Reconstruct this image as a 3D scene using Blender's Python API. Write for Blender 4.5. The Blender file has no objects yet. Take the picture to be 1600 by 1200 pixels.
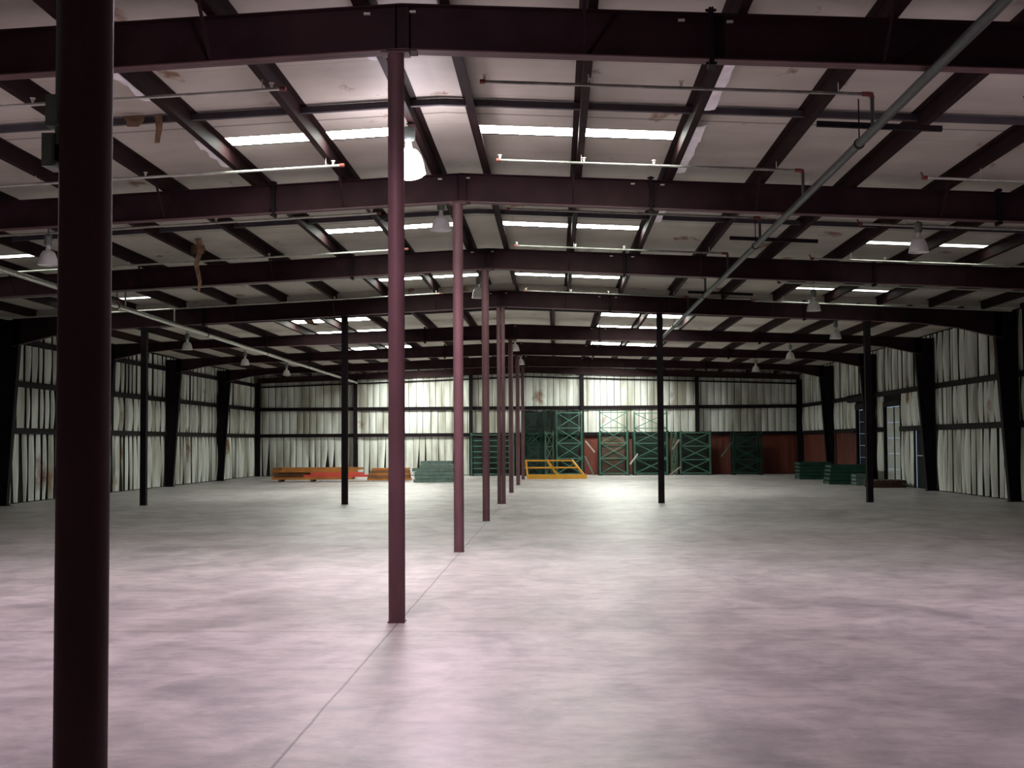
import bpy, math, random
from mathutils import Vector, Matrix
random.seed(7)
R = random.Random(11)
sc = bpy.context.scene
COL = sc.collection

# ------------------------------------------------------------------ helpers
class MB:
    def __init__(s): s.v = []; s.f = []; s.m = []
    def add(s, vs, fs, mi=0):
        o = len(s.v); s.v += [tuple(v) for v in vs]
        s.f += [tuple(i + o for i in f) for f in fs]; s.m += [mi] * len(fs)
        return s
    def box(s, a, b, mi=0):
        x0, y0, z0 = (min(a[i], b[i]) for i in range(3)); x1, y1, z1 = (max(a[i], b[i]) for i in range(3))
        return s.add([(x0,y0,z0),(x1,y0,z0),(x1,y1,z0),(x0,y1,z0),(x0,y0,z1),(x1,y0,z1),(x1,y1,z1),(x0,y1,z1)],
                     [(0,3,2,1),(4,5,6,7),(0,1,5,4),(1,2,6,5),(2,3,7,6),(3,0,4,7)], mi)
    def bar(s, p, q, w, h, up=(0,0,1), mi=0):
        p, q = Vector(p), Vector(q); d = (q - p).normalized(); up = Vector(up)
        if abs(d.dot(up)) > .99: up = Vector((0,1,0))
        x = d.cross(up).normalized(); u = x.cross(d).normalized()
        vs = []
        for c in (p, q):
            for a, b in ((-1,-1),(1,-1),(1,1),(-1,1)): vs.append(c + x*(a*w/2) + u*(b*h/2))
        return s.add(vs, [(0,1,2,3),(7,6,5,4),(0,4,5,1),(1,5,6,2),(2,6,7,3),(3,7,4,0)], mi)
    def prof(s, p, q, pts, up=(0,0,1), mi=0):
        """closed profile pts (x right, y up) swept from p to q"""
        p, q = Vector(p), Vector(q); d = (q - p).normalized(); up = Vector(up)
        x = d.cross(up).normalized(); u = x.cross(d).normalized(); n = len(pts)
        vs = [c + x*a + u*b for c in (p, q) for a, b in pts]
        fs = [(i, i+n, (i+1) % n + n, (i+1) % n) for i in range(n)]
        fs += [tuple(range(n)), tuple(reversed(range(n, 2*n)))]
        return s.add(vs, fs, mi)
    def tube(s, pts, r, n=12, cap=True, mi=0):
        pts = [Vector(p) for p in pts]; rings = []
        rr = r if isinstance(r, (list, tuple)) else [r]*len(pts)
        up = Vector((0,0,1))
        d0 = (pts[1]-pts[0]).normalized()
        if abs(d0.dot(up)) > .95: up = Vector((0,1,0))
        vs = []
        for i, p in enumerate(pts):
            d = (pts[min(i+1,len(pts)-1)] - pts[max(i-1,0)]).normalized()
            x = d.cross(up)
            if x.length < .1: x = d.cross(Vector((1,0,0)))
            x.normalize(); u = x.cross(d).normalized()
            for k in range(n):
                t = 2*math.pi*k/n; vs.append(p + (x*math.cos(t) + u*math.sin(t))*rr[i])
        fs = []
        for i in range(len(pts)-1):
            for k in range(n): fs.append((i*n+k, i*n+(k+1)%n, (i+1)*n+(k+1)%n, (i+1)*n+k))
        if cap: fs += [tuple(reversed(range(n))), tuple(range((len(pts)-1)*n, len(pts)*n))]
        return s.add(vs, fs, mi)
    def lathe(s, c, prof, n=24, mi=0):
        vs = []
        for r, z in prof:
            for k in range(n):
                t = 2*math.pi*k/n; vs.append((c[0]+r*math.cos(t), c[1]+r*math.sin(t), c[2]+z))
        fs = [(i*n+k, i*n+(k+1)%n, (i+1)*n+(k+1)%n, (i+1)*n+k) for i in range(len(prof)-1) for k in range(n)]
        return s.add(vs, fs, mi)
    def build(s, name, mats, parent=None, smooth=False, label=None):
        me = bpy.data.meshes.new(name); me.from_pydata(s.v, [], s.f)
        for m in (mats if isinstance(mats, (list, tuple)) else [mats]): me.materials.append(m)
        me.polygons.foreach_set('material_index', s.m)
        if smooth: me.polygons.foreach_set('use_smooth', [True]*len(me.polygons))
        me.update()
        o = bpy.data.objects.new(name, me); COL.objects.link(o)
        if parent:
            o.parent = parent
            o.matrix_parent_inverse = Matrix.Translation(-Vector(parent.location))
        if smooth:
            md = o.modifiers.new('edges', 'EDGE_SPLIT'); md.split_angle = math.radians(40)
        if label: o['label'] = label
        return o

def tag(o, label, cat, group=None):
    o['label'] = label; o['category'] = cat
    if group: o['group'] = group
    return o
def thing(name, loc, label, cat, group=None):
    o = bpy.data.objects.new(name, None); COL.objects.link(o); o.location = loc; o.empty_display_size = .2
    return tag(o, label, cat, group)
def struct(o):
    o['kind'] = 'structure'; return o
def copy_thing(src, loc, label, group=None):
    c = src.copy(); COL.objects.link(c); c.location = loc; c['label'] = label
    if group: c['group'] = group
    for ch in list(src.children):
        d = ch.copy(); COL.objects.link(d); d.parent = c
        for g in list(ch.children):
            e = g.copy(); COL.objects.link(e); e.parent = d
    return c

# ------------------------------------------------------------------ materials
def mat(name, col, rough=.6, metal=0., var=.0, vscale=4., emis=None, es=0., spec=.5, stretch=(1,1,1)):
    m = bpy.data.materials.new(name); m.use_nodes = True; nt = m.node_tree; b = nt.nodes['Principled BSDF']
    b.inputs['Base Color'].default_value = (*col, 1); b.inputs['Roughness'].default_value = rough
    b.inputs['Metallic'].default_value = metal; b.inputs['Specular IOR Level'].default_value = spec
    tc = nt.nodes.new('ShaderNodeTexCoord'); mp = nt.nodes.new('ShaderNodeMapping'); mp.inputs['Scale'].default_value = stretch
    nt.links.new(tc.outputs['Object'], mp.inputs['Vector'])
    ns = nt.nodes.new('ShaderNodeTexNoise'); ns.inputs['Scale'].default_value = vscale; ns.inputs['Detail'].default_value = 6
    nt.links.new(mp.outputs['Vector'], ns.inputs['Vector'])
    rp = nt.nodes.new('ShaderNodeMapRange'); rp.inputs['From Min'].default_value = .3; rp.inputs['From Max'].default_value = .7
    rp.inputs['To Min'].default_value = 1-var; rp.inputs['To Max'].default_value = 1+var
    nt.links.new(ns.outputs['Fac'], rp.inputs['Value'])
    hs = nt.nodes.new('ShaderNodeHueSaturation'); hs.inputs['Color'].default_value = (*col, 1)
    nt.links.new(rp.outputs['Result'], hs.inputs['Value']); nt.links.new(hs.outputs['Color'], b.inputs['Base Color'])
    if emis:
        b.inputs['Emission Color'].default_value = (*emis, 1); b.inputs['Emission Strength'].default_value = es
    return m

M = {}
M['oxide'] = mat('red_oxide_paint', (.108, .052, .060), .55, 0, .25, 3, stretch=(1,1,.35), spec=.25)
M['beam'] = mat('dark_oxide_paint', (.028, .012, .015), .6, 0, .3, 2, spec=.10)
M['bridge'] = mat('grey_bridging_paint', (.055, .048, .058), .6, 0, .2, 3, spec=.2)
M['dark'] = mat('dark_steel', (.012, .008, .010), .6, 0, .3, 3, spec=.08)
M['galv'] = mat('dull_galvanised_pipe', (.48, .49, .44), .40, .6, .2, 8)
M['ironpipe'] = mat('dark_iron_pipe', (.034, .040, .038), .5, .2, .3, 5)
M['branch'] = mat('shaded_branch_pipe', (.20, .20, .18), .38, .6, .3, 8)  # darker copy of the galvanised tone; weaker lamp reflection put into the colour
M['purlin'] = mat('purlin_oxide_paint', (.020, .009, .010), .65, 0, .3, 2, spec=.06)
M['redfit'] = mat('rusty_fitting', (.16, .03, .02), .6, 0, .3, 20)
M['alu'] = mat('spun_aluminium', (.88, .90, .88), .4, .15, .06, 6)
M['ballast'] = mat('grey_ballast_enamel', (.16, .19, .17), .5, .2, .1, 6)
M['glow'] = mat('glowing_lamp_glass', (1, 1, 1), .4, 0, 0, 1, (1, .90, 1), 40)
M['boxgreen'] = mat('grey_green_enamel', (.24, .31, .26), .5, 0, .15, 9)
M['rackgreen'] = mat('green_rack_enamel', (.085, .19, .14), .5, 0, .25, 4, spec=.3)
M['rackdark'] = mat('dark_or_shaded_green_enamel', (.016, .050, .036), .6, 0, .3, 4, spec=.15)
M['greyteal'] = mat('grey_green_steel', (.095, .145, .125), .5, .1, .3, 5)
M['orange'] = mat('orange_rack_enamel', (.34, .12, .02), .5, 0, .25, 3)
M['brown'] = mat('brown_orange_enamel', (.17, .075, .03), .6, 0, .3, 3)
M['red'] = mat('red_rack_enamel', (.50, .055, .035), .5, 0, .2, 3)
M['yellow'] = mat('yellow_safety_paint', (.62, .30, .02), .45, 0, .12, 4)
M['wood'] = mat('old_pallet_wood', (.075, .035, .022), .8, 0, .35, 5, stretch=(.3, 1, 6))
M['palewood'] = mat('pale_board', (.34, .30, .25), .8, 0, .2, 5)
M['rust'] = mat('rust_red_sheet', (.13, .030, .018), .8, 0, .4, 1.2, stretch=(1, 1, .3))
M['doordark'] = mat('dark_door_paint', (.010, .012, .014), .7, 0, .2, 3, spec=.1)
M['doorwhite'] = mat('grey_white_door_panel', (.46, .50, .46), .6, 0, .15, 2)
M['strip'] = mat('pale_facing_strip', (.90, .88, .91), .6, 0, .12, 6, stretch=(1, .6, 1))
M['scrap'] = mat('brown_fibre_scrap', (.24, .15, .09), .9, 0, .35, 9)
M['tarp'] = mat('dark_tarp_and_shaded_board', (.016, .022, .020), .8, 0, .5, 1.4, spec=.1)
M['bolt'] = mat('pale_bolt', (.6, .55, .5), .5, .2, .1, 8)
M['insback'] = mat('dark_wall_sheet', (.02, .018, .015), .9, 0, .3, 2, spec=.1)
def sky(name, s): return mat(name, (.9, .95, .92), .5, 0, 0, 1, (.97, 1, .91), s)
M['sky_c'] = sky('daylit_translucent_panel', 36)
M['sky_f'] = sky('daylit_far_panel', 30)  # same panel kind, only the glow strength differs
M['sky_b'] = sky('daylit_back_panel', 60)  # same panel kind, glow raised to light the back wall
M['sky_s'] = sky('daylit_dim_panel', 5)  # same panel kind with a weaker glow

def wall_mat():
    m = bpy.data.materials.new('white_insulation_facing'); m.use_nodes = True; nt = m.node_tree; N = nt.nodes; L = nt.links
    b = N['Principled BSDF']; b.inputs['Roughness'].default_value = .55
    tc = N.new('ShaderNodeTexCoord')
    def noise(scale, sc3, det=5):
        mp = N.new('ShaderNodeMapping'); mp.inputs['Scale'].default_value = sc3; L.new(tc.outputs['Object'], mp.inputs['Vector'])
        n = N.new('ShaderNodeTexNoise'); n.inputs['Scale'].default_value = scale; n.inputs['Detail'].default_value = det
        L.new(mp.outputs['Vector'], n.inputs['Vector']); return n
    a = noise(1.6, (1, 1, .18)); r1 = N.new('ShaderNodeValToRGB')
    r1.color_ramp.elements[0].position = .36; r1.color_ramp.elements[0].color = (.34, .33, .27, 1)
    r1.color_ramp.elements[1].position = .56; r1.color_ramp.elements[1].color = (.70, .73, .68, 1)
    L.new(a.outputs['Fac'], r1.inputs['Fac'])
    c = noise(.55, (1, 1, .8), 7); r2 = N.new('ShaderNodeValToRGB')
    r2.color_ramp.elements[0].position = .66; r2.color_ramp.elements[0].color = (0, 0, 0, 1)
    r2.color_ramp.elements[1].position = .72; r2.color_ramp.elements[1].color = (1, 1, 1, 1)
    L.new(c.outputs['Fac'], r2.inputs['Fac'])
    mx = N.new('ShaderNodeMixRGB'); mx.inputs['Color2'].default_value = (.22, .10, .05, 1)
    L.new(r2.outputs['Color'], mx.inputs['Fac']); L.new(r1.outputs['Color'], mx.inputs['Color1'])
    L.new(mx.outputs['Color'], b.inputs['Base Color'])
    return m
M['wall'] = wall_mat()

def ceil_mat():
    m = bpy.data.materials.new('vinyl_faced_roof_insulation'); m.use_nodes = True; nt = m.node_tree; N = nt.nodes; L = nt.links
    b = N['Principled BSDF']; b.inputs['Roughness'].default_value = .6
    tc = N.new('ShaderNodeTexCoord')
    n = N.new('ShaderNodeTexNoise'); n.inputs['Scale'].default_value = .8; n.inputs['Detail'].default_value = 8
    L.new(tc.outputs['Object'], n.inputs['Vector'])
    r = N.new('ShaderNodeValToRGB'); r.color_ramp.elements[0].position = .3; r.color_ramp.elements[0].color = (.37, .335, .29, 1)
    r.color_ramp.elements[1].position = .6; r.color_ramp.elements[1].color = (.50, .46, .405, 1)
    L.new(n.outputs['Fac'], r.inputs['Fac'])
    mp = N.new('ShaderNodeMapping'); mp.inputs['Scale'].default_value = (1, .55, 1); L.new(tc.outputs['Object'], mp.inputs['Vector'])
    n2 = N.new('ShaderNodeTexNoise'); n2.inputs['Scale'].default_value = 1.7; n2.inputs['Detail'].default_value = 8; n2.inputs['Roughness'].default_value = .6
    L.new(mp.outputs['Vector'], n2.inputs['Vector'])
    r2 = N.new('ShaderNodeValToRGB'); r2.color_ramp.elements[0].position = .63; r2.color_ramp.elements[0].color = (0, 0, 0, 1)
    r2.color_ramp.elements[1].position = .69; r2.color_ramp.elements[1].color = (1, 1, 1, 1)
    L.new(n2.outputs['Fac'], r2.inputs['Fac'])
    mx = N.new('ShaderNodeMixRGB'); mx.inputs['Color2'].default_value = (.20, .10, .055, 1)
    L.new(r2.outputs['Color'], mx.inputs['Fac']); L.new(r.outputs['Color'], mx.inputs['Color1'])
    # seams of the insulation blanket, across the hall
    sp = N.new('ShaderNodeSeparateXYZ'); L.new(tc.outputs['Object'], sp.inputs['Vector'])
    def seam(off, per, w, prev, dark):
        a = N.new('ShaderNodeMath'); a.operation = 'SUBTRACT'; L.new(sp.outputs['Y'], a.inputs[0]); a.inputs[1].default_value = off
        mo = N.new('ShaderNodeMath'); mo.operation = 'PINGPONG'; L.new(a.outputs[0], mo.inputs[0]); mo.inputs[1].default_value = per/2
        lt = N.new('ShaderNodeMath'); lt.operation = 'LESS_THAN'; L.new(mo.outputs[0], lt.inputs[0]); lt.inputs[1].default_value = w
        q = N.new('ShaderNodeMixRGB'); q.blend_type = 'MULTIPLY'; L.new(lt.outputs[0], q.inputs['Fac']); L.new(prev, q.inputs['Color1']); q.inputs['Color2'].default_value = (*dark, 1)
        return q.outputs['Color']
    o = seam(16.63, 7.625, .03, mx.outputs['Color'], (.45, .42, .42))
    o = seam(14.2, 1.52, .012, o, (.8, .78, .76))
    L.new(o, b.inputs['Base Color'])
    bp = N.new('ShaderNodeBump'); bp.inputs['Strength'].default_value = .35; bp.inputs['Distance'].default_value = .06
    L.new(n.outputs['Fac'], bp.inputs['Height']); L.new(bp.outputs['Normal'], b.inputs['Normal'])
    return m
M['ceiling'] = ceil_mat()

def floor_mat():
    m = bpy.data.materials.new('worn_sealed_concrete'); m.use_nodes = True; nt = m.node_tree; N = nt.nodes; L = nt.links
    b = N['Principled BSDF']; b.inputs['Specular IOR Level'].default_value = .45
    tc = N.new('ShaderNodeTexCoord')
    def noise(scale, sc3=(1,1,1), det=8, rough=.55, dist=0):
        mp = N.new('ShaderNodeMapping'); mp.inputs['Scale'].default_value = sc3; L.new(tc.outputs['Object'], mp.inputs['Vector'])
        n = N.new('ShaderNodeTexNoise'); n.inputs['Scale'].default_value = scale; n.inputs['Detail'].default_value = det
        n.inputs['Roughness'].default_value = rough; n.inputs['Distortion'].default_value = dist
        L.new(mp.outputs['Vector'], n.inputs['Vector']); return n.outputs['Fac']
    def ramp(f, p0, c0, p1, c1):
        r = N.new('ShaderNodeValToRGB'); e = r.color_ramp.elements
        e[0].position = p0; e[0].color = (*c0, 1); e[1].position = p1; e[1].color = (*c1, 1); L.new(f, r.inputs['Fac']); return r.outputs['Color']
    def mul(a, c):
        q = N.new('ShaderNodeMixRGB'); q.blend_type = 'MULTIPLY'; q.inputs['Fac'].default_value = 1; L.new(a, q.inputs['Color1']); L.new(c, q.inputs['Color2']); return q.outputs['Color']
    base = ramp(noise(.35, (1, 1, 1), 9, .6), .3, (.40, .375, .36), .68, (.54, .51, .50))
    c = mul(base, ramp(noise(1.5, (1, .7, 1), 8, .62, .6), .36, (.70, .70, .72), .58, (1, 1, 1)))
    c = mul(c, ramp(noise(5, (.6, 1, 1), 6, .7), .36, (.74, .74, .77), .57, (1, 1, 1)))
    c = mul(c, ramp(noise(.8, (.8, .35, 1), 8, .65, 1.0), .30, (.72, .73, .76), .44, (1, 1, 1)))
    sp = N.new('ShaderNodeSeparateXYZ'); L.new(tc.outputs['Object'], sp.inputs['Vector'])
    # saw-cut joints
    wob = N.new('ShaderNodeMath'); wob.operation = 'MULTIPLY_ADD'; L.new(noise(1.2), wob.inputs[0]); wob.inputs[1].default_value = .03; wob.inputs[2].default_value = -.015
    def joint(axis, off, per, w, prev, dark):
        a = N.new('ShaderNodeMath'); a.operation = 'SUBTRACT'; L.new(sp.outputs[axis], a.inputs[0]); a.inputs[1].default_value = off
        a2 = N.new('ShaderNodeMath'); a2.operation = 'ADD'; L.new(a.outputs[0], a2.inputs[0]); L.new(wob.outputs[0], a2.inputs[1])
        mo = N.new('ShaderNodeMath'); mo.operation = 'PINGPONG'; L.new(a2.outputs[0], mo.inputs[0]); mo.inputs[1].default_value = per/2
        mr = N.new('ShaderNodeMapRange'); L.new(mo.outputs[0], mr.inputs['Value']); mr.inputs['From Min'].default_value = w*.4; mr.inputs['From Max'].default_value = w
        mr.inputs['To Min'].default_value = dark; mr.inputs['To Max'].default_value = 1
        return mul(prev, mr.outputs['Result'])
    c = joint('X', -1.46, 14.0, .012, c, .42)
    c = joint('Y', 11.35, 7.625, .028, c, .72)
    L.new(c, b.inputs['Base Color'])
    rr = N.new('ShaderNodeMapRange'); L.new(noise(1.1, (1, .6, 1), 7, .6), rr.inputs['Value']); rr.inputs['From Min'].default_value = .3; rr.inputs['From Max'].default_value = .7
    rr.inputs['To Min'].default_value = .33; rr.inputs['To Max'].default_value = .48; L.new(rr.outputs['Result'], b.inputs['Roughness'])
    bp = N.new('ShaderNodeBump'); bp.inputs['Strength'].default_value = .25; bp.inputs['Distance'].default_value = .01
    L.new(noise(2.2, (1, 1, 1), 6), bp.inputs['Height']); L.new(bp.outputs['Normal'], b.inputs['Normal'])
    return m
M['floor'] = floor_mat()

# ------------------------------------------------------------------ building dimensions
XR, SL = -1.42, .0486
XL, XW = -15.4, 12.45           # side walls
Y0, YB = -7.0, 65.35            # front and back walls
BAY = 7.6255; K = [11.934 + BAY*(i-1) for i in range(0, 9)]   # K[1]..K[8]
K[0] = 3.99
def rz(x, z0): return z0 - SL*abs(x - XR)
ZDECK, ZPUR, ZRAF = 5.97, 5.77, 5.33
# the hall beyond the fourth frame is an addition with a slightly lower roof
YS = K[4]
def deck(x, y): return rz(x, ZDECK) if y <= YS else 5.76 - .042*abs(x - XR)
def purz(x, y): return rz(x, ZPUR) if y <= YS else 5.56 - .042*abs(x - XR)
def rafz(x, y): return rz(x, ZRAF) if y <= YS + .2 else 5.06 - .022*abs(x - XR)

# purlin positions
PX = [XR + .37 + 1.385*i for i in range(10)]
PL = [XR - .37 - 1.385*i for i in range(10)]
PX2 = [XR + 1.33 + 1.385*i for i in range(9)]
PL2 = [XR - 1.33 - 1.385*i for i in range(9)]

# ------------------------------------------------------------------ floor, ceiling, skylights
f = MB(); f.box((XL-.3, Y0-.3, -.2), (XW+.3, YB+.3, 0)); struct(f.build('floor', M['floor']))
sky_panels = []     # x0,x1,y0,y1,material
def sk(x0, x1, y0, y1, m): sky_panels.append((x0, x1, y0, y1, m))
for i in (1, 2, 3):
    y = K[i] + 5.32
    for a, b in ((PX[0], PX[1]), (PX[1], PX[2]), (PL[1], PL[0]), (PL[2], PL[1])): sk(a+.03, b-.03, y, y+.50, 'sky_c')
for i in (2, 3):
    y = K[i] + 6.05
    for a, b in ((PX[5], PX[6]), (PX[6], PX[7])): sk(a+.03, b-.03, y, y+.4, 'sky_s')
    for a, b in ((PL[7], PL[6]), (PL[8], PL[7])): sk(a+.03, b-.03, y, y+.4, 'sky_s')
for y, h, m in ((39.7, 1.1, 'sky_f'), (44.0, 1.6, 'sky_f'), (51.4, 1.7, 'sky_f'), (61.9, 1.2, 'sky_b')):
    for a, b in ((PX2[2], PX2[3]), (PX2[1], PX2[2]), (PL2[3], PL2[2]), (PL2[4], PL2[3])): sk(a+.03, b-.03, y, y+h, m)
xs = sorted({XL-.3, XR, XW+.3, *[p[0] for p in sky_panels], *[p[1] for p in sky_panels]})
ys = sorted({Y0-.3, YS, YB+.3, *[p[2] for p in sky_panels], *[p[3] for p in sky_panels]})
c = MB()
for i in range(len(xs)-1):
    for j in range(len(ys)-1):
        mx_, my_ = (xs[i]+xs[i+1])/2, (ys[j]+ys[j+1])/2
        if any(p[0] < mx_ < p[1] and p[2] < my_ < p[3] for p in sky_panels): continue
        a, b = xs[i], xs[i+1]; za, zb = deck(a, my_), deck(b, my_)
        c.add([(a, ys[j], za), (b, ys[j], zb), (b, ys[j+1], zb), (a, ys[j+1], za)], [(0, 3, 2, 1)])
for a, b in ((XL-.3, XR), (XR, XW+.3)):
    c.add([(a, YS, deck(a, YS+1)), (b, YS, deck(b, YS+1)), (b, YS, deck(b, YS)), (a, YS, deck(a, YS))], [(0, 1, 2, 3)])
struct(c.build('ceiling', M['ceiling']))
t = MB()
for ya, yb in ((Y0-.3, YS), (YS, YB+.3)):
    for x0, x1 in ((XR, XW+.3), (XL-.3, XR)):
        za, zb = deck(x0, (ya+yb)/2)+.10, deck(x1, (ya+yb)/2)+.10
        t.add([(x0, ya, za), (x1, ya, zb), (x1, yb, zb), (x0, yb, za)], [(0, 1, 2, 3)])
struct(t.build('roof', M['insback']))
for n, (x0, x1, y0, y1, m) in enumerate(sky_panels, 1):
    w = MB(); za, zb = deck(x0, y0)+.015, deck(x1, y0)+.015
    w.add([(x0,y0,za),(x1,y0,zb),(x1,y1,zb),(x0,y1,za),(x0,y0,za+.03),(x1,y0,zb+.03),(x1,y1,zb+.03),(x0,y1,za+.03)],
          [(0,3,2,1),(4,5,6,7),(0,1,5,4),(1,2,6,5),(2,3,7,6),(3,0,4,7)])
    struct(w.build('window_%d' % n, M[m]))

# ------------------------------------------------------------------ walls
GZ = (2.06, 3.40)
def strips(mb, fn, a0, a1, bands, rr, tear=.4, wmin=.26, wmax=.48, gap=(.03, .09), bulge=.05, skip=None):
    """puffed insulation strips between girts; fn(a, depth, z) -> point"""
    for bi, (z0, z1) in enumerate(bands):
        a = a0
        while a < a1 - .1:
            w = min(rr.uniform(wmin, wmax), a1 - a); g = rr.uniform(*gap)
            if skip and skip(a + w/2, (z0+z1)/2): a += w; continue
            torn = tear*(1 if bi == 0 else .15)
            tl = rr.uniform(.02, .16) if rr.random() < torn else 0
            tr = rr.uniform(.02, .16) if rr.random() < torn else 0
            tp = rr.uniform(.45, 1.0); bl = bulge*rr.uniform(.4, 1.4); off = rr.uniform(0, .03); sh = rr.uniform(-.04, .04)
            nz, nw = 6, 5; vs = []
            zt = z1 if not callable(z1) else None
            for j in range(nz+1):
                v = j/nz; zz = z0 + (z1 - z0)*v
                k = max(0, (tp - v)/tp) if bi == 0 else 0
                l = a + g/2 + tl*k; r = a + w - g/2 - tr*k + sh*k*.4
                for i in range(nw+1):
                    u = i/nw
                    d = off + bl*math.sin(math.pi*u)*(.35 + .65*math.sin(math.pi*min(1, max(0, v*.9+.05)))) + (.05*k if tl or tr else 0)*u
                    vs.append(fn(l + (r - l)*u, d + .02, zz))
            fs = [(j*(nw+1)+i, j*(nw+1)+i+1, (j+1)*(nw+1)+i+1, (j+1)*(nw+1)+i) for j in range(nz) for i in range(nw)]
            mb.add(vs, fs, 1)
            a += w
# back wall (rust sheeting below the lower girt from the racks to the right)
wb = MB()
wb.add([(XL-.3, YB, 0), (XW+.3, YB, 0), (XW+.3, YB, rz(XW+.3, 6.05)), (XR, YB, 6.05), (XL-.3, YB, rz(XL-.3, 6.05))], [(0, 1, 2, 3, 4)], 0)
strips(wb, lambda a, d, z: (a, YB-d, z), XL+.05, XW-.05, [(.03, GZ[0]), (GZ[0], GZ[1]), (GZ[1], 5.0), (5.0, 5.6)], R, .3, .30, .42, (.015, .035), .03, skip=lambda a, z: z < 2 and a > -4.3)
x = -4.3
while x < XW - .2:      # ribbed rust-red sheet
    wb.box((x, YB-.05, .02), (x+.10, YB-.015, GZ[0]), 2); wb.box((x+.10, YB-.03, .02), (x+.30, YB-.01, GZ[0]), 2); x += .30
struct(wb.build('wall_back', [M['insback'], M['wall'], M['rust']]))
# left wall
wl = MB(); wl.add([(XL, Y0, 0), (XL, YB, 0), (XL, YB, 5.4), (XL, Y0, 5.4)], [(0, 1, 2, 3)], 0)
strips(wl, lambda a, d, z: (XL+d, a, z), 20, YB-.05, [(.03, GZ[0]), (GZ[0], GZ[1]), (GZ[1], 5.1)], R, .6, .34, .66, (.10, .26), .10)
struct(wl.build('wall_left', [M['insback'], M['wall']]))
# right wall with its doors
OPEN = [(43.9, 45.05, 0, 2.1), (46.75, 48.95, 0, 2.9), (50.6, 53.4, 0, 2.9)]
def inopen(a, z): return any(o[0]-.1 < a < o[1]+.1 and z < o[3] for o in OPEN) or (z < 2 and a > 53.2)
wr = MB()
segs = [Y0, 43.9, 45.05, 46.75, 48.95, 50.6, 53.4, YB]
for i in range(0, 7, 1):
    a, b = segs[i], segs[i+1]
    z0 = {1: 2.1, 3: 2.9, 5: 2.9}.get(i, 0)
    wr.add([(XW, a, z0), (XW, b, z0), (XW, b, 5.4), (XW, a, 5.4)], [(0, 3, 2, 1)], 0)
strips(wr, lambda a, d, z: (XW-d, a, z), 20, YB-.05, [(.03, GZ[0]), (GZ[0], GZ[1]), (GZ[1], 5.12)], R, .55, .28, .66, (.07, .22), .09, skip=inopen)
y = 53.5
while y < YB - .2:
    wr.box((XW-.05, y, .02), (XW-.015, y+.10, GZ[0]), 2); wr.box((XW-.03, y+.10, .02), (XW-.01, y+.30, GZ[0]), 2); y += .30
struct(wr.build('wall_right', [M['insback'], M['wall'], M['rust']]))
wf = MB(); wf.add([(XL-.3, Y0, 0), (XW+.3, Y0, 0), (XW+.3, Y0, rz(XW+.3, 6.05)), (XR, Y0, 6.05), (XL-.3, Y0, rz(XL-.3, 6.05))], [(4, 3, 2, 1, 0)], 0)
struct(wf.build('wall_front', M['wall']))
# doors in the right wall
d = MB(); d.box((XW+.02, 43.9, 0), (XW+.07, 45.05, 2.1)); d1 = struct(d.build('door_1', M['doordark']))
d = MB(); d.bar((XW-.03, 44.1, 1.12), (XW-.03, 44.85, 1.12), .04, .04); d.box((XW-.03, 44.12, 1.1), (XW+.02, 44.16, 1.14)); d.box((XW-.03, 44.8, 1.1), (XW+.02, 44.84, 1.14)); d.build('push_bar', M['galv'], d1)
d = MB()
for i in range(5): d.box((XW+.0, 46.78, .02+i*.575), (XW+.05, 48.92, .02+i*.575+.555))
d2 = struct(d.build('door_2', M['doorwhite']))
d = MB(); d.box((XW-.03, 47.80, .02), (XW, 47.86, 2.88)); d.build('centre_rail', M['dark'], d2)
d = MB(); d.box((XW-.10, 46.60, 0), (XW+.02, 46.76, 3.1)); d.box((XW-.10, 48.94, 0), (XW+.02, 49.10, 3.1)); d.box((XW-.10, 46.6, 2.9), (XW+.02, 49.1, 3.1)); d.build('door_frame', M['dark'], d2)
d = MB()
for i in range(6): d.box((XW+.02, 50.62, .01+i*.48), (XW+.06, 53.38, .01+i*.48+.47))
d3 = struct(d.build('door_3', M['doordark']))
d = MB(); d.box((XW-.10, 50.42, 0), (XW+.02, 50.60, 3.1)); d.box((XW-.10, 53.4, 0), (XW+.02, 53.58, 3.1)); d.box((XW-.12, 50.42, 2.9), (XW+.02, 53.58, 3.15)); d.build('door_frame', M['dark'], d3)
d = MB(); d.tube([(XW-.35, 50.5, 3.35), (XW-.35, 53.5, 3.35)], .16, 14); d.build('door_roll', M['dark'], d3, True)

ORD = ['nearest', 'second', 'third', 'fourth', 'fifth', 'sixth', 'seventh', 'eighth', 'ninth', 'tenth']
# ------------------------------------------------------------------ rafters
def ibeam_half(mb_w, mb_t, mb_b, x0, x1, y, haunch=1.6):
    n = 12; s = 1 if x1 > x0 else -1; pts = []
    for i in range(n+1):
        xx = x0 + (x1-x0)*i/n; dist = abs(x1 - xx)
        drop = .32*max(0, 1 - dist/haunch)
        pts.append((xx, rz(xx, ZPUR) if y <= YS + .2 else purz(xx, y), rafz(xx, y) - drop))
    for (xa, ta, ba), (xb, tb, bb) in zip(pts, pts[1:]):
        mb_w.add([(xa,y-.006,ba),(xb,y-.006,bb),(xb,y-.006,tb),(xa,y-.006,ta),(xa,y+.006,ba),(xb,y+.006,bb),(xb,y+.006,tb),(xa,y+.006,ta)],
                 [(0,1,2,3),(7,6,5,4),(0,4,5,1),(3,2,6,7)])
        for mb, za, zb in ((mb_t, ta-.012, tb-.012), (mb_b, ba, bb)):
            mb.add([(xa,y-.085,za),(xb,y-.085,zb),(xb,y+.085,zb),(xa,y+.085,za),(xa,y-.085,za+.012),(xb,y-.085,zb+.012),(xb,y+.085,zb+.012),(xa,y+.085,za+.012)],
                   [(0,3,2,1),(4,5,6,7),(0,1,5,4),(1,2,6,5),(2,3,7,6),(3,0,4,7)])
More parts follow.
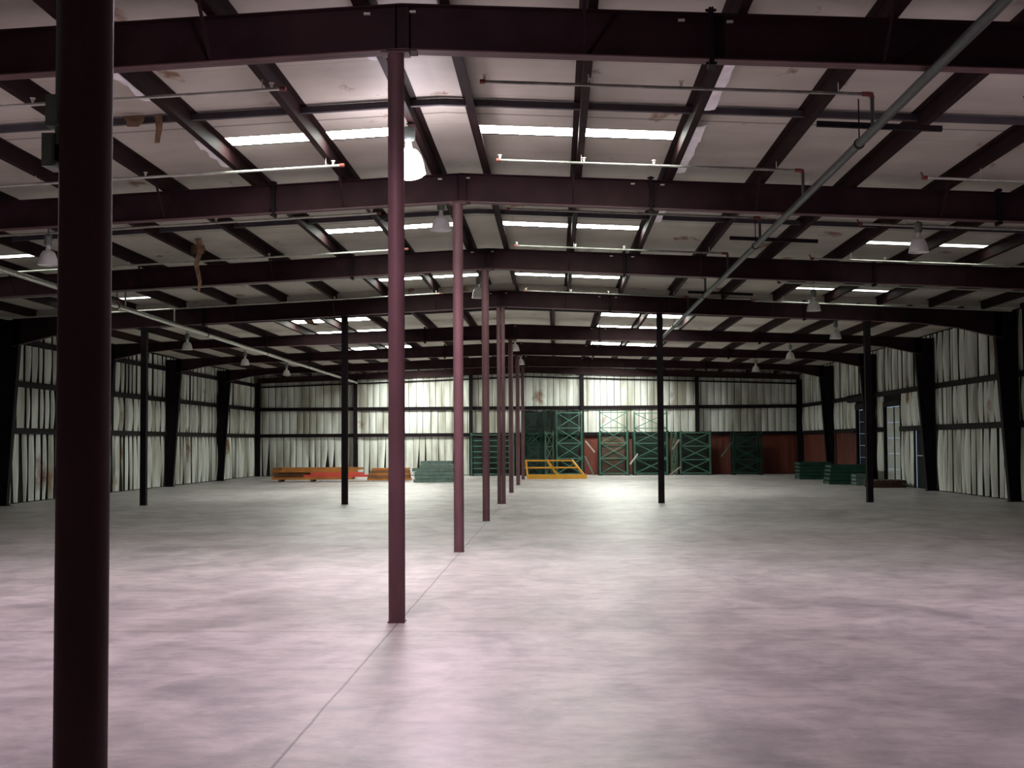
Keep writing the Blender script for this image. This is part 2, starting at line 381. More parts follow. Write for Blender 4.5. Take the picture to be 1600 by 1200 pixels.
RAFLAB = ['nearest dark rafter crossing the whole top of the picture', 'second dark rafter from the camera, passing behind the lit lamp',
          'third dark rafter from the camera, over the third pipe column', 'fourth rafter from the camera, carried on the five-column row',
          'fifth rafter, reddish, just beyond the five-column row', 'sixth rafter, reddish where far skylights light it',
          'seventh and last free rafter before the back wall']
for i in range(1, 8):
    y = K[i]; r = thing('roof_beam', (XR, y, ZRAF), 'maroon steel I-shaped ' + RAFLAB[i-1], 'beam', 'rafters across the hall')
    w, tt, bb = MB(), MB(), MB()
    ibeam_half(w, tt, bb, XR, XL+.5, y); ibeam_half(w, tt, bb, XR, XW-.5, y)
    w.build('web', M['beam'], r); tt.build('top_flange', M['beam'], r); bb.build('bottom_flange', M['oxide'], r)
    TP = lambda x: rz(x, ZPUR) if i <= 4 else purz(x, y)
    BT = lambda x: rafz(x, y)
    for sx in (1.47, -4.31, 6.7, -9.6):
        p = MB(); p.box((sx-.022, y-.10, BT(sx)-.05), (sx-.002, y+.10, TP(sx)+.05)); p.box((sx+.002, y-.10, BT(sx)-.05), (sx+.022, y+.10, TP(sx)+.05))
        for zz in (BT(sx)-.03, TP(sx)+.03, BT(sx)+.06, TP(sx)-.06):
            p.tube([(sx-.05, y-.06, zz), (sx+.05, y-.06, zz)], .014, 6)
        p.build('splice_plate', M['dark'], r)
    p = MB(); p.box((XR-.14, y-.09, BT(XR)-.014), (XR+.14, y+.09, BT(XR)+.0)); p.box((XR-.07, y-.08, BT(XR)), (XR-.06, y+.08, TP(XR)-.02)); p.box((XR+.06, y-.08, BT(XR)), (XR+.07, y+.08, TP(XR)-.02)); p.build('stiffener', M['beam'], r)
    for cx in (XR-.33, XR+.10, 1.2, 1.65):
        p = MB(); p.box((cx-.03, y-.035, TP(cx)-.07), (cx+.03, y-.007, TP(cx)-.05)); p.build('bolt_clip', M['bolt'], r, label='small pale bolt clip')
    for bx in ((PX[1], PX[3], PX[5], PX[7], PL[1], PL[3], PL[5], PL[7]) if i <= 4 else ()):
        for sg in (-1, 1) if i < 4 else (-1,):
            p = MB(); p.bar((bx-.05, y+sg*.07, BT(bx)+.03), (bx-.05, y+sg*.50, TP(bx)+.03), .03, .006); p.bar((bx-.062, y+sg*.07, BT(bx)+.03), (bx-.062, y+sg*.50, TP(bx)+.03), .006, .03)
            p.build('flange_brace', M['beam'], r)
# ------------------------------------------------------------------ purlins
def zprof(s): return [(-.005*s, 0), (.085*s, 0), (.085*s, .02), (.085*s-.008*s, .02), (.085*s-.008*s, .007), (.005*s, .007), (.005*s, .20), (-.08*s, .20), (-.08*s, .193), (-.005*s, .193)]
for side, P, s, ya, yb in (('right', PX, 1, 4.2, YS), ('left', PL, -1, 4.2, YS), ('right', PX2, 1, YS, YB-.02), ('left', PL2, -1, YS, YB-.02)):
    for i, px in enumerate(P):
        far = ya > 10; z = purz(px, yb if far else ya)
        m = MB(); m.prof((px, ya+(.1 if far else 0), z+.001), (px, yb, z+.001), zprof(s))
        o = m.build('roof_purlin', M['purlin'])
        lab = 'dark maroon purlin %s, %s to the %s of the ridge' % ('of the far lower roof' if far else 'under the nearer roof', ORD[i] if i else 'first', side)
        tag(o, lab, 'purlin', 'purlins of the far roof' if far else 'purlins of the nearer roof')
# mid-bay bridging straps
for i in range(1, 8):
    y = K[i] + 3.95; m = MB()
    for x1 in (XL+.1, XW-.1):
        x0 = XR
        m.bar((x0, y, deck(x0, y)-.06), (x1, y, deck(x1, y)-.06), .07, .08)
    o = m.build('bridging_angle', M['bridge'])
    tag(o, 'dark bridging line across the purlins midway between the %s' % ['nearest two rafters', 'second and third rafters', 'third and fourth rafters', 'fourth and fifth rafters', 'fifth and sixth rafters', 'sixth and seventh rafters', 'seventh rafter and back wall'][i-1], 'brace', 'bridging lines between rafters')

# ------------------------------------------------------------------ centre pipe columns
CX = -1.48
def pipe_column(y, r, label, x=CX):
    z1 = rafz(x, y)
    t = thing('pipe_column', (x, y, 0), label, 'column', 'round pipe columns under the ridge')
    m = MB(); m.tube([(x, y, .012), (x, y, z1-.012)], r, 28); m.build('shaft', M['oxide'], t, True)
    m = MB(); m.box((x-r, y-r, 0), (x+r, y+r, .012)); m.build('base_plate', M['oxide'], t)
    m = MB(); m.box((x-.13, y-.09, z1-.026), (x+.13, y+.09, z1-.012)); m.build('cap_plate', M['oxide'], t)
    return t
pipe_column(K[0], .0815, 'thick maroon round steel column at far left, nearest the camera, with grey electrical boxes')
pipe_column(K[1], .0775, 'maroon round column left of the lit lamp, second from the camera')
pipe_column(K[2], .0775, 'maroon round column third from the camera, right of the lit lamp')
pipe_column(K[3], .0765, 'maroon round column fourth from the camera, in the ridge row')
pipe_column(K[5], .075, 'maroon round column first behind the paired ridge column')
pipe_column(K[6], .075, 'small far maroon column second behind the paired ridge column')
pipe_column(K[7], .075, 'farthest small maroon column of the ridge row, before the yellow frame')
# the fourth frame: paired column in the ridge row, box columns to the sides
t = thing('paired_column', (CX, K[4], 0), 'dark paired steel column of the ridge row in the five-column cross row', 'column')
for dx in (-.055, .06):
    m = MB(); m.tube([(CX+dx, K[4], .012), (CX+dx, K[4], rz(CX, ZRAF)-.014)], .055, 16); m.build('shaft', M['oxide'], t, True)
m = MB(); m.box((CX-.12, K[4]-.07, 0), (CX+.125, K[4]+.07, .012)); m.build('base_plate', M['dark'], t)
for x, lab in ((-11.24, 'dark slender column at far left of the cross row, before the left wall'), (-5.73, 'dark slender column left of the ridge row, in front of the orange beams'),
               (2.82, 'dark slender column right of the ridge row, in front of the green racks'), (8.37, 'dark slender column at right of the cross row, before the dark green stacks')):
    t = thing('box_column', (x, K[4], 0), lab, 'column', 'slender side columns of the cross row')
    z1 = rz(x, ZRAF)
    m = MB(); m.box((x-.08, K[4]-.08, .012), (x+.08, K[4]-.07, z1-.012)); m.box((x-.08, K[4]+.07, .012), (x+.08, K[4]+.08, z1-.012)); m.box((x-.07, K[4]-.07, .012), (x+.07, K[4]+.07, z1-.012))
    m.build('shaft', M['dark'], t)
    m = MB(); m.box((x-.09, K[4]-.09, 0), (x+.09, K[4]+.09, .012)); m.build('base_plate', M['dark'], t)
    m = MB(); m.box((x-.12, K[4]-.085, z1-.012), (x+.12, K[4]+.085, z1)); m.build('cap_plate', M['dark'], t)

# ------------------------------------------------------------------ tapered wall columns, corner columns, end-wall posts
def wall_column(side, y, lab):
    s = 1 if side == 'left' else -1; xw = (XL + .12) if s > 0 else (XW - .12)
    t = thing('wall_column', (xw, y, 0), lab, 'column', 'tapered columns on the side walls')
    zt = purz(xw, y); d0, d1 = .28, .62; hz = zt - .35
    m = MB(); xi0, xi1 = xw + s*d0, xw + s*d1
    m.add([(xw,y-.006,0),(xi0,y-.006,0),(xi1,y-.006,zt),(xw,y-.006,zt),(xw,y+.006,0),(xi0,y+.006,0),(xi1,y+.006,zt),(xw,y+.006,zt)], [(0,1,2,3),(7,6,5,4),(0,3,7,4),(1,5,6,2),(3,2,6,7)])
    m.build('web', M['dark'], t)
    m = MB(); m.bar((xi0, y, 0), (xi1, y, zt), .2, .014, up=(1,0,0)); m.build('inner_flange', M['dark'], t)
    m = MB(); m.box((xw-.007, y-.1, 0), (xw+.007, y+.1, zt)); m.build('outer_flange', M['dark'], t)
    m = MB(); m.box((xw-.05*s, y-.13, 0), (xi0+.06*s, y+.13, .014)); m.build('base_plate', M['dark'], t)
for side in ('left', 'right'):
    for i in range(3, 8):
        where = {3: 'nearest one, at the very edge', 4: 'second, in line with the cross row of slender columns', 5: 'third one from the camera', 6: 'fourth one from the camera', 7: 'last one before the %s back corner' % side}[i]
        wall_column(side, K[i], 'dark tapered steel column on the %s wall, %s' % (side, where))
for x, lab, w in ((XL+.22, 'dark corner column where left and back walls meet', .12), (-10.18, 'dark back wall post behind the orange beams', .09), (-4.3, 'dark back wall post at the left end of the green racks', .09),
               (1.33, 'dark back wall post near the middle of the back wall', .09), (7.11, 'dark back wall post behind the right-hand green racks', .09), (XW-.22, 'dark corner column where right and back walls meet', .12)):
    t = thing('end_wall_post', (x, YB-.22, 0), lab, 'column', 'posts along the back wall'); zt = 5.17 - .032*abs(x - XR)
    for nm, a, b in (('web', (x-.006, YB-.32), (x+.006, YB-.13)), ('front_flange', (x-w, YB-.335), (x+w, YB-.32)), ('back_flange', (x-w, YB-.13), (x+w, YB-.118))):
        m = MB(); m.box((a[0], a[1], 0), (b[0], b[1], zt)); m.build(nm, M['dark'], t)
# end-wall rafter
m = MB()
for x1 in (XL+.2, XW-.2):
    x0 = XR
    f0, f1 = 5.17, 5.17 - .032*abs(x1 - XR); t0, t1 = purz(x0, YB), purz(x1, YB)
    for ya, yb in ((YB-.30, YB-.28),):
        m.add([(x0,ya,f0),(x1,ya,f1),(x1,ya,t1),(x0,ya,t0),(x0,yb,f0),(x1,yb,f1),(x1,yb,t1),(x0,yb,t0)], [(0,1,2,3),(7,6,5,4),(0,4,5,1),(1,5,6,2),(2,6,7,3)])
    m.bar((x0, YB-.25, f0), (x1, YB-.25, f1), .12, .02)
tag(m.build('end_wall_rafter', M['beam']), 'dark sloping beam along the very top of the back wall', 'beam')
m = MB()
for x1 in (XL+.2, XW-.2): m.bar((XR, YB-.12, 4.98), (x1, YB-.12, 4.98-.033*abs(x1-XR)), .07, .07)
tag(m.build('end_wall_angle', M['dark']), 'thin dark sloping line across the white sheeting near the top of the back wall', 'beam')

# girts
def girt(p, q, depthdir, lab, grp):
    m = MB(); p, q, dd = Vector(p), Vector(q), Vector(depthdir)
    m.bar(p, q, .012, .17)
    for dz in (-.08, .08): m.bar(p+dd*.035+Vector((0,0,dz)), q+dd*.035+Vector((0,0,dz)), .07, .012)
    tag(m.build('wall_girt', M['dark']), lab, 'girt', grp)
for z, nm in ((GZ[0], 'lower'), (GZ[1], 'upper')):
    girt((XL+.16, 12, z), (XL+.16, YB-.1, z), (-1, 0, 0), '%s dark horizontal girt along the left wall' % nm, 'girts of the left wall')
    ends = [(12, YB-.1)] if z > 3 else [(12, 46.6), (49.1, 50.4), (53.6, YB-.1)]
    if z > 3: girt((XW-.16, 12, z), (XW-.16, YB-.1, z), (1, 0, 0), 'upper dark horizontal girt along the right wall', 'girts of the right wall')
    else:
        for (a, b), l in zip(ends, ('before the white door', 'between the white door and the dark doorway', 'above the rust sheeting')):
            girt((XW-.16, a, z), (XW-.16, b, z), (1, 0, 0), 'lower dark girt of the right wall, run %s' % l, 'girts of the right wall')
    girt((XL+.1, YB-.16, z), (XW-.1, YB-.16, z), (0, 1, 0), '%s dark horizontal girt along the back wall' % nm, 'girts of the back wall')
girt((XL+.16, 12, 4.62), (XL+.16, YB-.1, 4.62), (-1, 0, 0), 'dark eave member along the top of the left wall', 'girts of the left wall')

# ------------------------------------------------------------------ sprinkler mains and branches
def head(x, y, z, parent):
    m = MB(); m.tube([(x, y, z), (x, y, z+.05)], .012, 8); m.tube([(x, y, z+.05), (x, y, z+.06)], .03, 10); m.tube([(x-.014, y, z+.02), (x-.014, y, z+.055)], .004, 6); m.tube([(x+.014, y, z+.02), (x+.014, y, z+.055)], .004, 6)
    return m.build('sprinkler_head', M['bolt'], parent)
def main_pipe(x, z, y0, y1, r, mt, lab, zend=None):
    t = thing('sprinkler_main', (x, y0, z), lab, 'pipe')
    m = MB(); m.tube([(x, y0, z), (x, y1, zend if zend else z)], r, 18); m.build('pipe', mt, t, True)
    y = y0 + 2
    while y < y1:
        zz = z + ((zend or z) - z)*(y-y0)/(y1-y0)
        m = MB(); m.tube([(x, y, zz-.0), (x, y, purz(x, y))], .008, 6); m.tube([(x, y-.02, zz), (x, y+.02, zz)], r+.012, 18); m.build('pipe_hanger', M['dark'], t)
        y += BAY
    return t
main_pipe(3.47, 5.02, 5, 42.2, .05, M['ironpipe'], 'long dark sprinkler main running back under the right roof slope')
main_pipe(-10.05, 4.86, 19.5, 64.8, .055, M['galv'], 'long grey sprinkler main running back under the left roof slope', 4.72)
RY = [14.0, 17.95, 21.75, 25.85, 29.7, 33.6]
WHR = ['nearest', 'second nearest', 'third nearest', 'fourth nearest', 'fifth nearest', 'farthest']
for i, y in enumerate(RY):
    zf = lambda x: rz(x, ZPUR) - .115
    t = thing('sprinkler_branch', (3.47, y, zf(3.47)), 'thin sprinkler pipe with elbow drop at its right end, %s on right roof slope' % WHR[i], 'pipe', 'sprinkler branches right of the ridge')
    x0 = -.78; m = MB(); m.tube([(x0, y, zf(x0)), (3.47, y, zf(3.47))], .019, 12); m.build('pipe', M['branch'], t, True)
    m = MB(); m.tube([(3.42, y, zf(3.42)), (3.46, y, zf(3.47)), (3.47, y, zf(3.47)-.04)], .03, 12); m.tube([(3.36, y, zf(3.36)), (3.42, y, zf(3.42))], .027, 12); m.build('elbow', M['redfit'], t, True)
    m = MB(); m.tube([(3.47, y, zf(3.47)-.03), (3.47, y, 5.06)], .022, 12); m.build('drop_pipe', M['ironpipe'], t, True)
    m = MB(); m.tube([(x0-.03, y, zf(x0)), (x0+.03, y, zf(x0))], .026, 10); m.build('end_cap', M['redfit'], t, True)
    for hx in (x0+.02, .42, 1.4): head(hx, y, zf(hx)+.015, t)
    for hx in (PX[1]+.05, PX[3]): 
        m = MB(); m.tube([(hx, y, zf(hx)), (hx, y, rz(hx, ZPUR)+.02)], .006, 6); m.build('pipe_hanger', M['bolt'], t)
    # right-hand group
    xe = 5.15
    t = thing('sprinkler_branch', (xe, y, zf(xe)), 'thin sprinkler pipe starting right of the main and running to the right wall, %s' % WHR[i], 'pipe', 'sprinkler branches near the right wall')
    m = MB(); m.tube([(xe, y, zf(xe)-.04), (11.8, y, zf(11.8)-.04)], .019, 12); m.build('pipe', M['galv'], t, True)
    m = MB(); m.tube([(xe-.03, y, zf(xe)-.04), (xe+.04, y, zf(xe)-.04)], .027, 10); m.tube([(xe-.01, y, zf(xe)-.04), (xe-.05, y, zf(xe)+.04)], .012, 8); m.build('end_cap', M['redfit'], t, True)
    for hx in (6.6, 9.0): head(hx, y, zf(hx)-.025, t)
    for hx in (PX[5]+.05, PX[8]+.05):
        m = MB(); m.tube([(hx, y, zf(hx)-.04), (hx, y, rz(hx, ZPUR)+.02)], .006, 6); m.build('pipe_hanger', M['bolt'], t)
    # left-hand group
    xe = -3.0
    t = thing('sprinkler_branch', (xe, y, zf(xe)), 'thin bright sprinkler pipe left of the ridge columns, %s on left roof slope' % WHR[i], 'pipe', 'sprinkler branches left of the ridge')
    m = MB(); m.tube([(xe, y, zf(xe)), (-14.6, y, zf(-14.6))], .019, 12); m.build('pipe', M['galv'], t, True)
    m = MB(); m.tube([(xe-.03, y, zf(xe)), (xe+.04, y, zf(xe))], .027, 10); m.build('end_cap', M['redfit'], t, True)
    for hx in (xe-.12, -5.8, -8.7): head(hx, y, zf(hx)+.015, t)
    for hx in (PL[1]-.05, PL[4]-.05, PL[7]-.05):
        m = MB(); m.tube([(hx, y, zf(hx)), (hx, y, rz(hx, ZPUR)+.02)], .006, 6); m.build('pipe_hanger', M['bolt'], t)
    if y > 20:
        m = MB(); m.tube([(-10.05, y, zf(-10.05)), (-10.05, y, 4.90)], .022, 12); m.build('drop_pipe', M['galv'], t, True)
for (x0, x1, y, z), w in zip(((2.89, 4.25, 14.12, 5.055), (3.0, 4.5, 22.05, 5.055), (3.1, 4.6, 30.0, 5.055)), ('nearest', 'middle', 'farthest')):
    m = MB(); m.bar((x0, y, z+.075), (x1, y, z-.0), .05, .06); tag(m.build('pipe_support_bar', M['dark']), 'short dark bar crossing under the right sprinkler main, %s of three' % w, 'bracket', 'bars under the right main')

# ------------------------------------------------------------------ high-bay lamps
def high_bay(x, y, z, lab, lit=False, sc_=1.0, drop=None):
    """z = centre of shade"""
    t = thing('high_bay_lamp', (x, y, z), lab, 'lamp', 'unlit high-bay lamps' if not lit else None)
    zt = purz(x, y)
    s = sc_
    m = MB(); m.lathe((x, y, z), [(.045*s, .135*s), (.085*s, .12*s), (.12*s, .07*s), (.145*s, .0), (.158*s, -.07*s), (.168*s, -.11*s), (.160*s, -.11*s), (.150*s, -.07*s), (.135*s, .0), (.11*s, .06*s), (.07*s, .11*s), (.04*s, .12*s)], 28)
    sh = m.build('lamp_shade', M['glow'] if lit else M['alu'], t, True)
    if not lit:
        m = MB(); m.lathe((x, y, z), [(.001, -.10*s), (.04*s, -.085*s), (.05*s, -.03*s), (.03*s, .05*s), (.02*s, .09*s)], 16); m.build('bulb', M['strip'], sh, True)
    else:
        m = MB(); m.lathe((x, y, z), [(.001, -.17*s), (.08*s, -.16*s), (.13*s, -.14*s), (.163*s, -.11*s)], 24); m.build('lens', M['glow'], sh, True)
    top = min(z+.40*s, zt-.05)
    m = MB(); m.lathe((x, y, 0), [(.001, z+.13*s), (.045*s, z+.13*s), (.035*s, z+.17*s), (.030*s, z+.22*s), (.001, z+.22*s)], 18); m.build('neck', M['alu'], t, True)
    m = MB(); m.lathe((x, y, 0), [(.001, z+.22*s), (.05*s, z+.22*s), (.065*s, z+.24*s), (.065*s, top-.02), (.045*s, top), (.001, top)], 18); bh = m.build('ballast_housing', M['ballast'], t, True)
    m = MB(); m.tube([(x, y, top), (x, y, zt+.0)], .01, 8); m.tube([(x-.03, y, zt-.01), (x+.03, y, zt-.01)], .012, 8); m.build('hanging_hook', M['ballast'], bh)
    return t
high_bay(-1.86, 16.3, 5.24, 'glowing high-bay lamp beside the second pipe column, the only glowing lamp in view', True, 1.3)
high_bay(-1.86, 9.0, 5.24, 'added lit high-bay lamp in the ridge row above the picture, before the nearest rafter', True, 1.12)  # unseen lamp added to brighten the foreground floor
high_bay(6.02, 12.6, 4.86, 'added lit high-bay lamp to the right outside the picture, in the right row', True, 1.12)  # unseen lamp added for the floor on the right
high_bay(-8.25, 12.6, 4.69, 'added lit high-bay lamp to the left outside the picture, in the left row', True, 1.12)  # unseen lamp added for the floor on the left
for x, y, z, lab in ((-1.86, 20.94, 5.24, 'unlit bell lamp right behind the lit lamp, beside the third pipe column'),
                     (-1.84, 30.85, 5.24, 'small unlit lamp of the ridge row beside the fourth pipe column'),
                     (-1.46, 46.6, 5.08, 'tiny far unlit lamp of the ridge row, before the sixth rafter'),
                     (-1.48, 55.0, 5.08, 'tiniest unlit lamp of the ridge row, nearest the back wall'),
                     (6.02, 21.4, 4.86, 'bright metal bell lamp hanging at right, under the right-hand skylight pair'),
                     (6.12, 30.6, 4.83, 'unlit bell lamp at right below the fourth rafter line, second of the right row'),
                     (8.05, 37.2, 4.68, 'unlit bell lamp farther right, in front of the fifth rafter'),
                     (8.40, 46.3, 4.69, 'unlit bell lamp at right in front of the sixth rafter'),
                     (8.45, 54.6, 4.69, 'far unlit bell lamp at right, last before the back wall'),
                     (-8.25, 20.6, 4.69, 'unlit bell lamp at the left edge, left of the nearest column'),
                     (-11.3, 39.1, 4.66, 'unlit bell lamp over the left side, right of the far left slender column'),
                     (-11.5, 47.3, 4.68, 'unlit bell lamp at left before the sixth rafter'),
                     (-11.55, 54.9, 4.69, 'far unlit bell lamp at left, last before the back wall')):
    high_bay(x, y, z, lab, False, 1.0)

# ------------------------------------------------------------------ electrical gear on the nearest column
yc = K[0]
t = thing('electrical_box', (-1.585, yc+.02, 2.70), 'rounded grey-green electrical box high on the left of the nearest column', 'electrical box', 'boxes on the nearest column')
m = MB(); m.box((-1.600, yc-.03, 2.655), (-1.555, yc+.06, 2.755)); m.build('housing', M['boxgreen'], t)
m = MB(); m.box((-1.596, yc-.036, 2.665), (-1.56, yc-.03, 2.745)); m.tube([(-1.58, yc-.04, 2.70), (-1.58, yc-.034, 2.70)], .008, 10); m.build('cover', M['boxgreen'], t)
t = thing('electrical_box', (-1.60, yc+.02, 2.58), 'square grey-green electrical box below the rounded one on the nearest column', 'electrical box', 'boxes on the nearest column')
m = MB(); m.box((-1.615, yc-.02, 2.53), (-1.575, yc+.08, 2.635)); m.build('housing', M['boxgreen'], t)
m = MB(); m.box((-1.611, yc-.026, 2.54), (-1.579, yc-.02, 2.625)); m.build('cover', M['boxgreen'], t)
m = MB(); m.box((-1.575, yc-.01, 2.55), (-1.56, yc+.05, 2.60)); m.build('bracket', M['dark'], t)
m = MB(); m.tube([(-1.566, yc+.0, 5.25), (-1.566, yc+.0, 2.755)], .013, 12); m.tube([(-1.566, yc+.0, 2.655), (-1.568, yc+.0, 2.6)], .013, 12)
tag(m.build('conduit', M['boxgreen'], None, True), 'thin grey conduit running up the left side of the nearest column', 'conduit')

# ------------------------------------------------------------------ insulation strips and scraps under the roof
def droop_strip(x, y0, y1, w, lab, s=1):
    m = MB(); n = 14; vs = []
    for i in range(n+1):
        y = y0 + (y1-y0)*i/n; dz = .02*math.sin(i*1.3) + .012*math.sin(i*2.9)
        z = rz(x, ZPUR)+.012
        for k in range(3):
            u = k/2; vs.append((x + s*(.0+u*w), y, z + dz*u + .02*u*u))
    fs = [(i*3+k, (i+1)*3+k, (i+1)*3+k+1, i*3+k+1) for i in range(n) for k in range(2)]
    vs2 = [(a, b, c_+.006) for a, b, c_ in vs]; nn = len(vs)
    m.add(vs + vs2, fs + [tuple(nn+j for j in reversed(f_)) for f_ in fs])
    tag(m.build('insulation_strip', M['strip'], None, True), lab, 'insulation', 'pale strips hanging along purlins')
droop_strip(PX[2]+.09, 12.4, 15.4, .13, 'white peeling strip beside the third purlin right of ridge, nearest rafter end')
droop_strip(PX[2]+.09, 16.2, 19.0, .13, 'white peeling strip beside the third purlin right of ridge, past the nearest skylights')
droop_strip(PX[2]+.09, 20.6, 23.3, .12, 'white peeling strip right of ridge between the second and third rafters')
droop_strip(PL[2]-.10, 12.4, 14.6, .11, 'white peeling strip just right of the nearest column top', -1)
droop_strip(PL[2]-.10, 16.6, 18.2, .10, 'white peeling strip left of ridge, below the nearest left skylight', -1)
droop_strip(PL[2]-.10, 28.6, 30.7, .10, 'white peeling strip left of ridge between the third and fourth rafters', -1)
droop_strip(PL[0]-.10, 12.2, 13.6, .09, 'pale strip left of the second column top', -1)
def scrap(pts, w, lab):
    m = MB(); vs = []; n = len(pts)
    for i, p in enumerate(pts):
        ww = w*(1 - .5*i/(n-1)); a = i*.7
        vs += [(p[0]-ww/2*math.cos(a*.3), p[1]-.02*math.sin(a), p[2]), (p[0]+ww/2*math.cos(a*.3), p[1]+.03*math.sin(a), p[2]+.01)]
    vs2 = [(a, b+.012, c_) for a, b, c_ in vs]; k = len(vs)
    fs = [(2*i, 2*i+1, 2*i+3, 2*i+2) for i in range(n-1)]
    m.add(vs+vs2, fs + [tuple(k+j for j in reversed(f_)) for f_ in fs] + [(2*i, 2*i+2, 2*i+2+k, 2*i+k) for i in range(n-1)] + [(2*i+1, 2*i+1+k, 2*i+3+k, 2*i+3) for i in range(n-1)])
    tag(m.build('insulation_scrap', M['scrap']), lab, 'insulation', 'torn brown insulation scraps')
zs = lambda x: rz(x, ZDECK) - .03
scrap([(-5.25, 15.75, zs(-5.25)), (-5.22, 15.72, zs(-5.25)-.08), (-5.24, 15.7, zs(-5.25)-.15)], .28, 'ragged brown scrap hanging right of the nearest column')
scrap([(-4.95, 15.8, zs(-5)), (-4.93, 15.78, zs(-5)-.16), (-4.95, 15.75, zs(-5)-.36)], .10, 'narrow tan scrap hanging beside the ragged brown one')
scrap([(-7.0, 24.9, zs(-7)+.02), (-6.93, 24.88, zs(-7)-.2), (-7.02, 24.86, zs(-7)-.5), (-6.94, 24.85, zs(-7)-.85), (-6.97, 24.85, zs(-7)-1.05)], .12, 'long tan strip dangling across the third rafter on the left')
scrap([(-7.3, 25.6, zs(-7)), (-7.2, 25.55, zs(-7)-.1), (-7.15, 25.5, zs(-7)-.2)], .45, 'orange-brown torn patch above the long dangling strip')
scrap([(-3.2, 16.5, zs(-3.2)), (-3.2, 16.5, zs(-3.2)-.12)], .05, 'tiny tan scrap above the left skylight strip')
scrap([(-2.9, 37.8, zs(-3)-.21), (-2.85, 37.8, zs(-3)-.38)], .1, 'small tan scrap near the ridge past the fourth rafter')
scrap([(-7.6, 39.2, zs(-7.6)-.18), (-7.5, 39.2, zs(-7.6)-.3), (-7.3, 39.2, zs(-7.6)-.36)], .3, 'tan scrap hanging in front of the left far skylight')

# ------------------------------------------------------------------ rack frames at the back wall
def rack_frame(x0, x1, y, h, lab, mt, cells=3, pw=.075, grp='green rack frames at the back wall', diag=True):
    t = thing('rack_frame', ((x0+x1)/2, y, 0), lab, 'rack frame', grp)
    for px in (x0, x1):
        m = MB(); m.prof((px, y, .012), (px, y, h), [(-pw/2, -.035), (pw/2, -.035), (pw/2, .035), (pw/2-.012, .035), (pw/2-.012, -.02), (-pw/2+.012, -.02), (-pw/2+.012, .035), (-pw/2, .035)], up=(0, -1, 0)); po = m.build('post', mt, t)
        m = MB(); m.box((px-.06, y-.05, 0), (px+.06, y+.05, .012)); m.build('foot_plate', mt, po)
    zs_ = [.10 + (h-.2)*i/cells for i in range(cells+1)]
    for z in zs_:
        m = MB(); m.box((x0+pw/2-.005, y-.02, z-.02), (x1-pw/2+.005, y+.02, z+.02)); m.build('crossbar', mt, t)
    for a, b in (zip(zs_, zs_[1:]) if diag else ()):
        m = MB(); m.bar((x0+pw/2, y-.022, a+.02), (x1-pw/2, y-.022, b-.02), .004, .035, up=(0,0,1)); m.build('diagonal_brace', mt, t)
        m = MB(); m.bar((x0+pw/2, y+.022, b-.02), (x1-pw/2, y+.022, a+.02), .004, .035, up=(0,0,1)); m.build('diagonal_brace', mt, t)
    return t
def bx(px): return (px - 869)/31.45 + .0    # photo column at the rack line -> metres
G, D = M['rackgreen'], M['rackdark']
units = [(-4.18, -2.1, 2.13, G, 4, 'leftmost', 'beside back wall post'),
         (-1.55, -.72, 3.15, D, 4, 'tall dark', 'behind left end of yellow frame'),
         (.04, 1.27, 3.2, G, 4, 'tall braced', 'behind right end of yellow frame'),
         (2.16, 3.5, 3.2, G, 4, 'tall bright', 'left of slender column'),
         (3.86, 5.45, 3.15, G, 4, 'tall wide', 'crossed by slender column'),
         (6.12, 7.55, 2.18, G, 3, 'low bright', 'right of the tall wide one'),
         (8.72, 10.05, 2.12, D, 3, 'rightmost dark', 'before the rust-red wall')]
for x0, x1, h, mt, cells, adj, where in units:
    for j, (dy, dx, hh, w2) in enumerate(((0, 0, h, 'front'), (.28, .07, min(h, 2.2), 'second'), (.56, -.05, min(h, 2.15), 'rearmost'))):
        rack_frame(x0+dx, x1+dx, 63.55+dy, hh, '%s green rack frame %s, %s of bundle' % (adj, where, w2), mt if j == 0 else D, (7 if adj == 'leftmost' else cells) if hh == h else 3, diag=(adj != 'leftmost'))  # rear frames darker: shade inside the bundle put into their colour
rack_frame(-.52, -.14, 63.75, 2.2, 'narrow green rack frame between the two tall ones behind the yellow frame', G, 3)
rack_frame(5.67, 5.90, 63.62, 2.15, 'narrowest green rack frame squeezed left of the low bright one', G, 3)
# dark sheet behind the tall frames, boards darkened to paint shade between the bundles
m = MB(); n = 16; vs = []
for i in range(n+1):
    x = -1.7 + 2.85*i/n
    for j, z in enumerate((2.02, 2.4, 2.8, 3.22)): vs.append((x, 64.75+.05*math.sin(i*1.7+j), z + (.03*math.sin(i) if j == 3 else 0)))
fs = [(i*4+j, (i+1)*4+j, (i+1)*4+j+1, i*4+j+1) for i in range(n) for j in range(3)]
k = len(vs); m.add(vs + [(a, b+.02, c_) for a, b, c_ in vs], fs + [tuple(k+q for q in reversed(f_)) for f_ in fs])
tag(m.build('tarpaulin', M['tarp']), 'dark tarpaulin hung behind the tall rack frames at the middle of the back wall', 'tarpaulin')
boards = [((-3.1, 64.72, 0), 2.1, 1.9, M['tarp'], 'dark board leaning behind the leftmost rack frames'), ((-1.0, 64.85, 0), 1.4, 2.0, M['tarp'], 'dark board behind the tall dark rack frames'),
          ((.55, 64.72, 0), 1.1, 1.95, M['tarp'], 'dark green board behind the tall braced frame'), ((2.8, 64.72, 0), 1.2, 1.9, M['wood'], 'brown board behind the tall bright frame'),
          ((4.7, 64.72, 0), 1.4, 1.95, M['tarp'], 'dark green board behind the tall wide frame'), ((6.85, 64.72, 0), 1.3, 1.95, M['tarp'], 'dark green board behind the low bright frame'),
          ((9.4, 64.72, 0), 1.2, 1.95, M['tarp'], 'dark board behind the rightmost rack frames')]
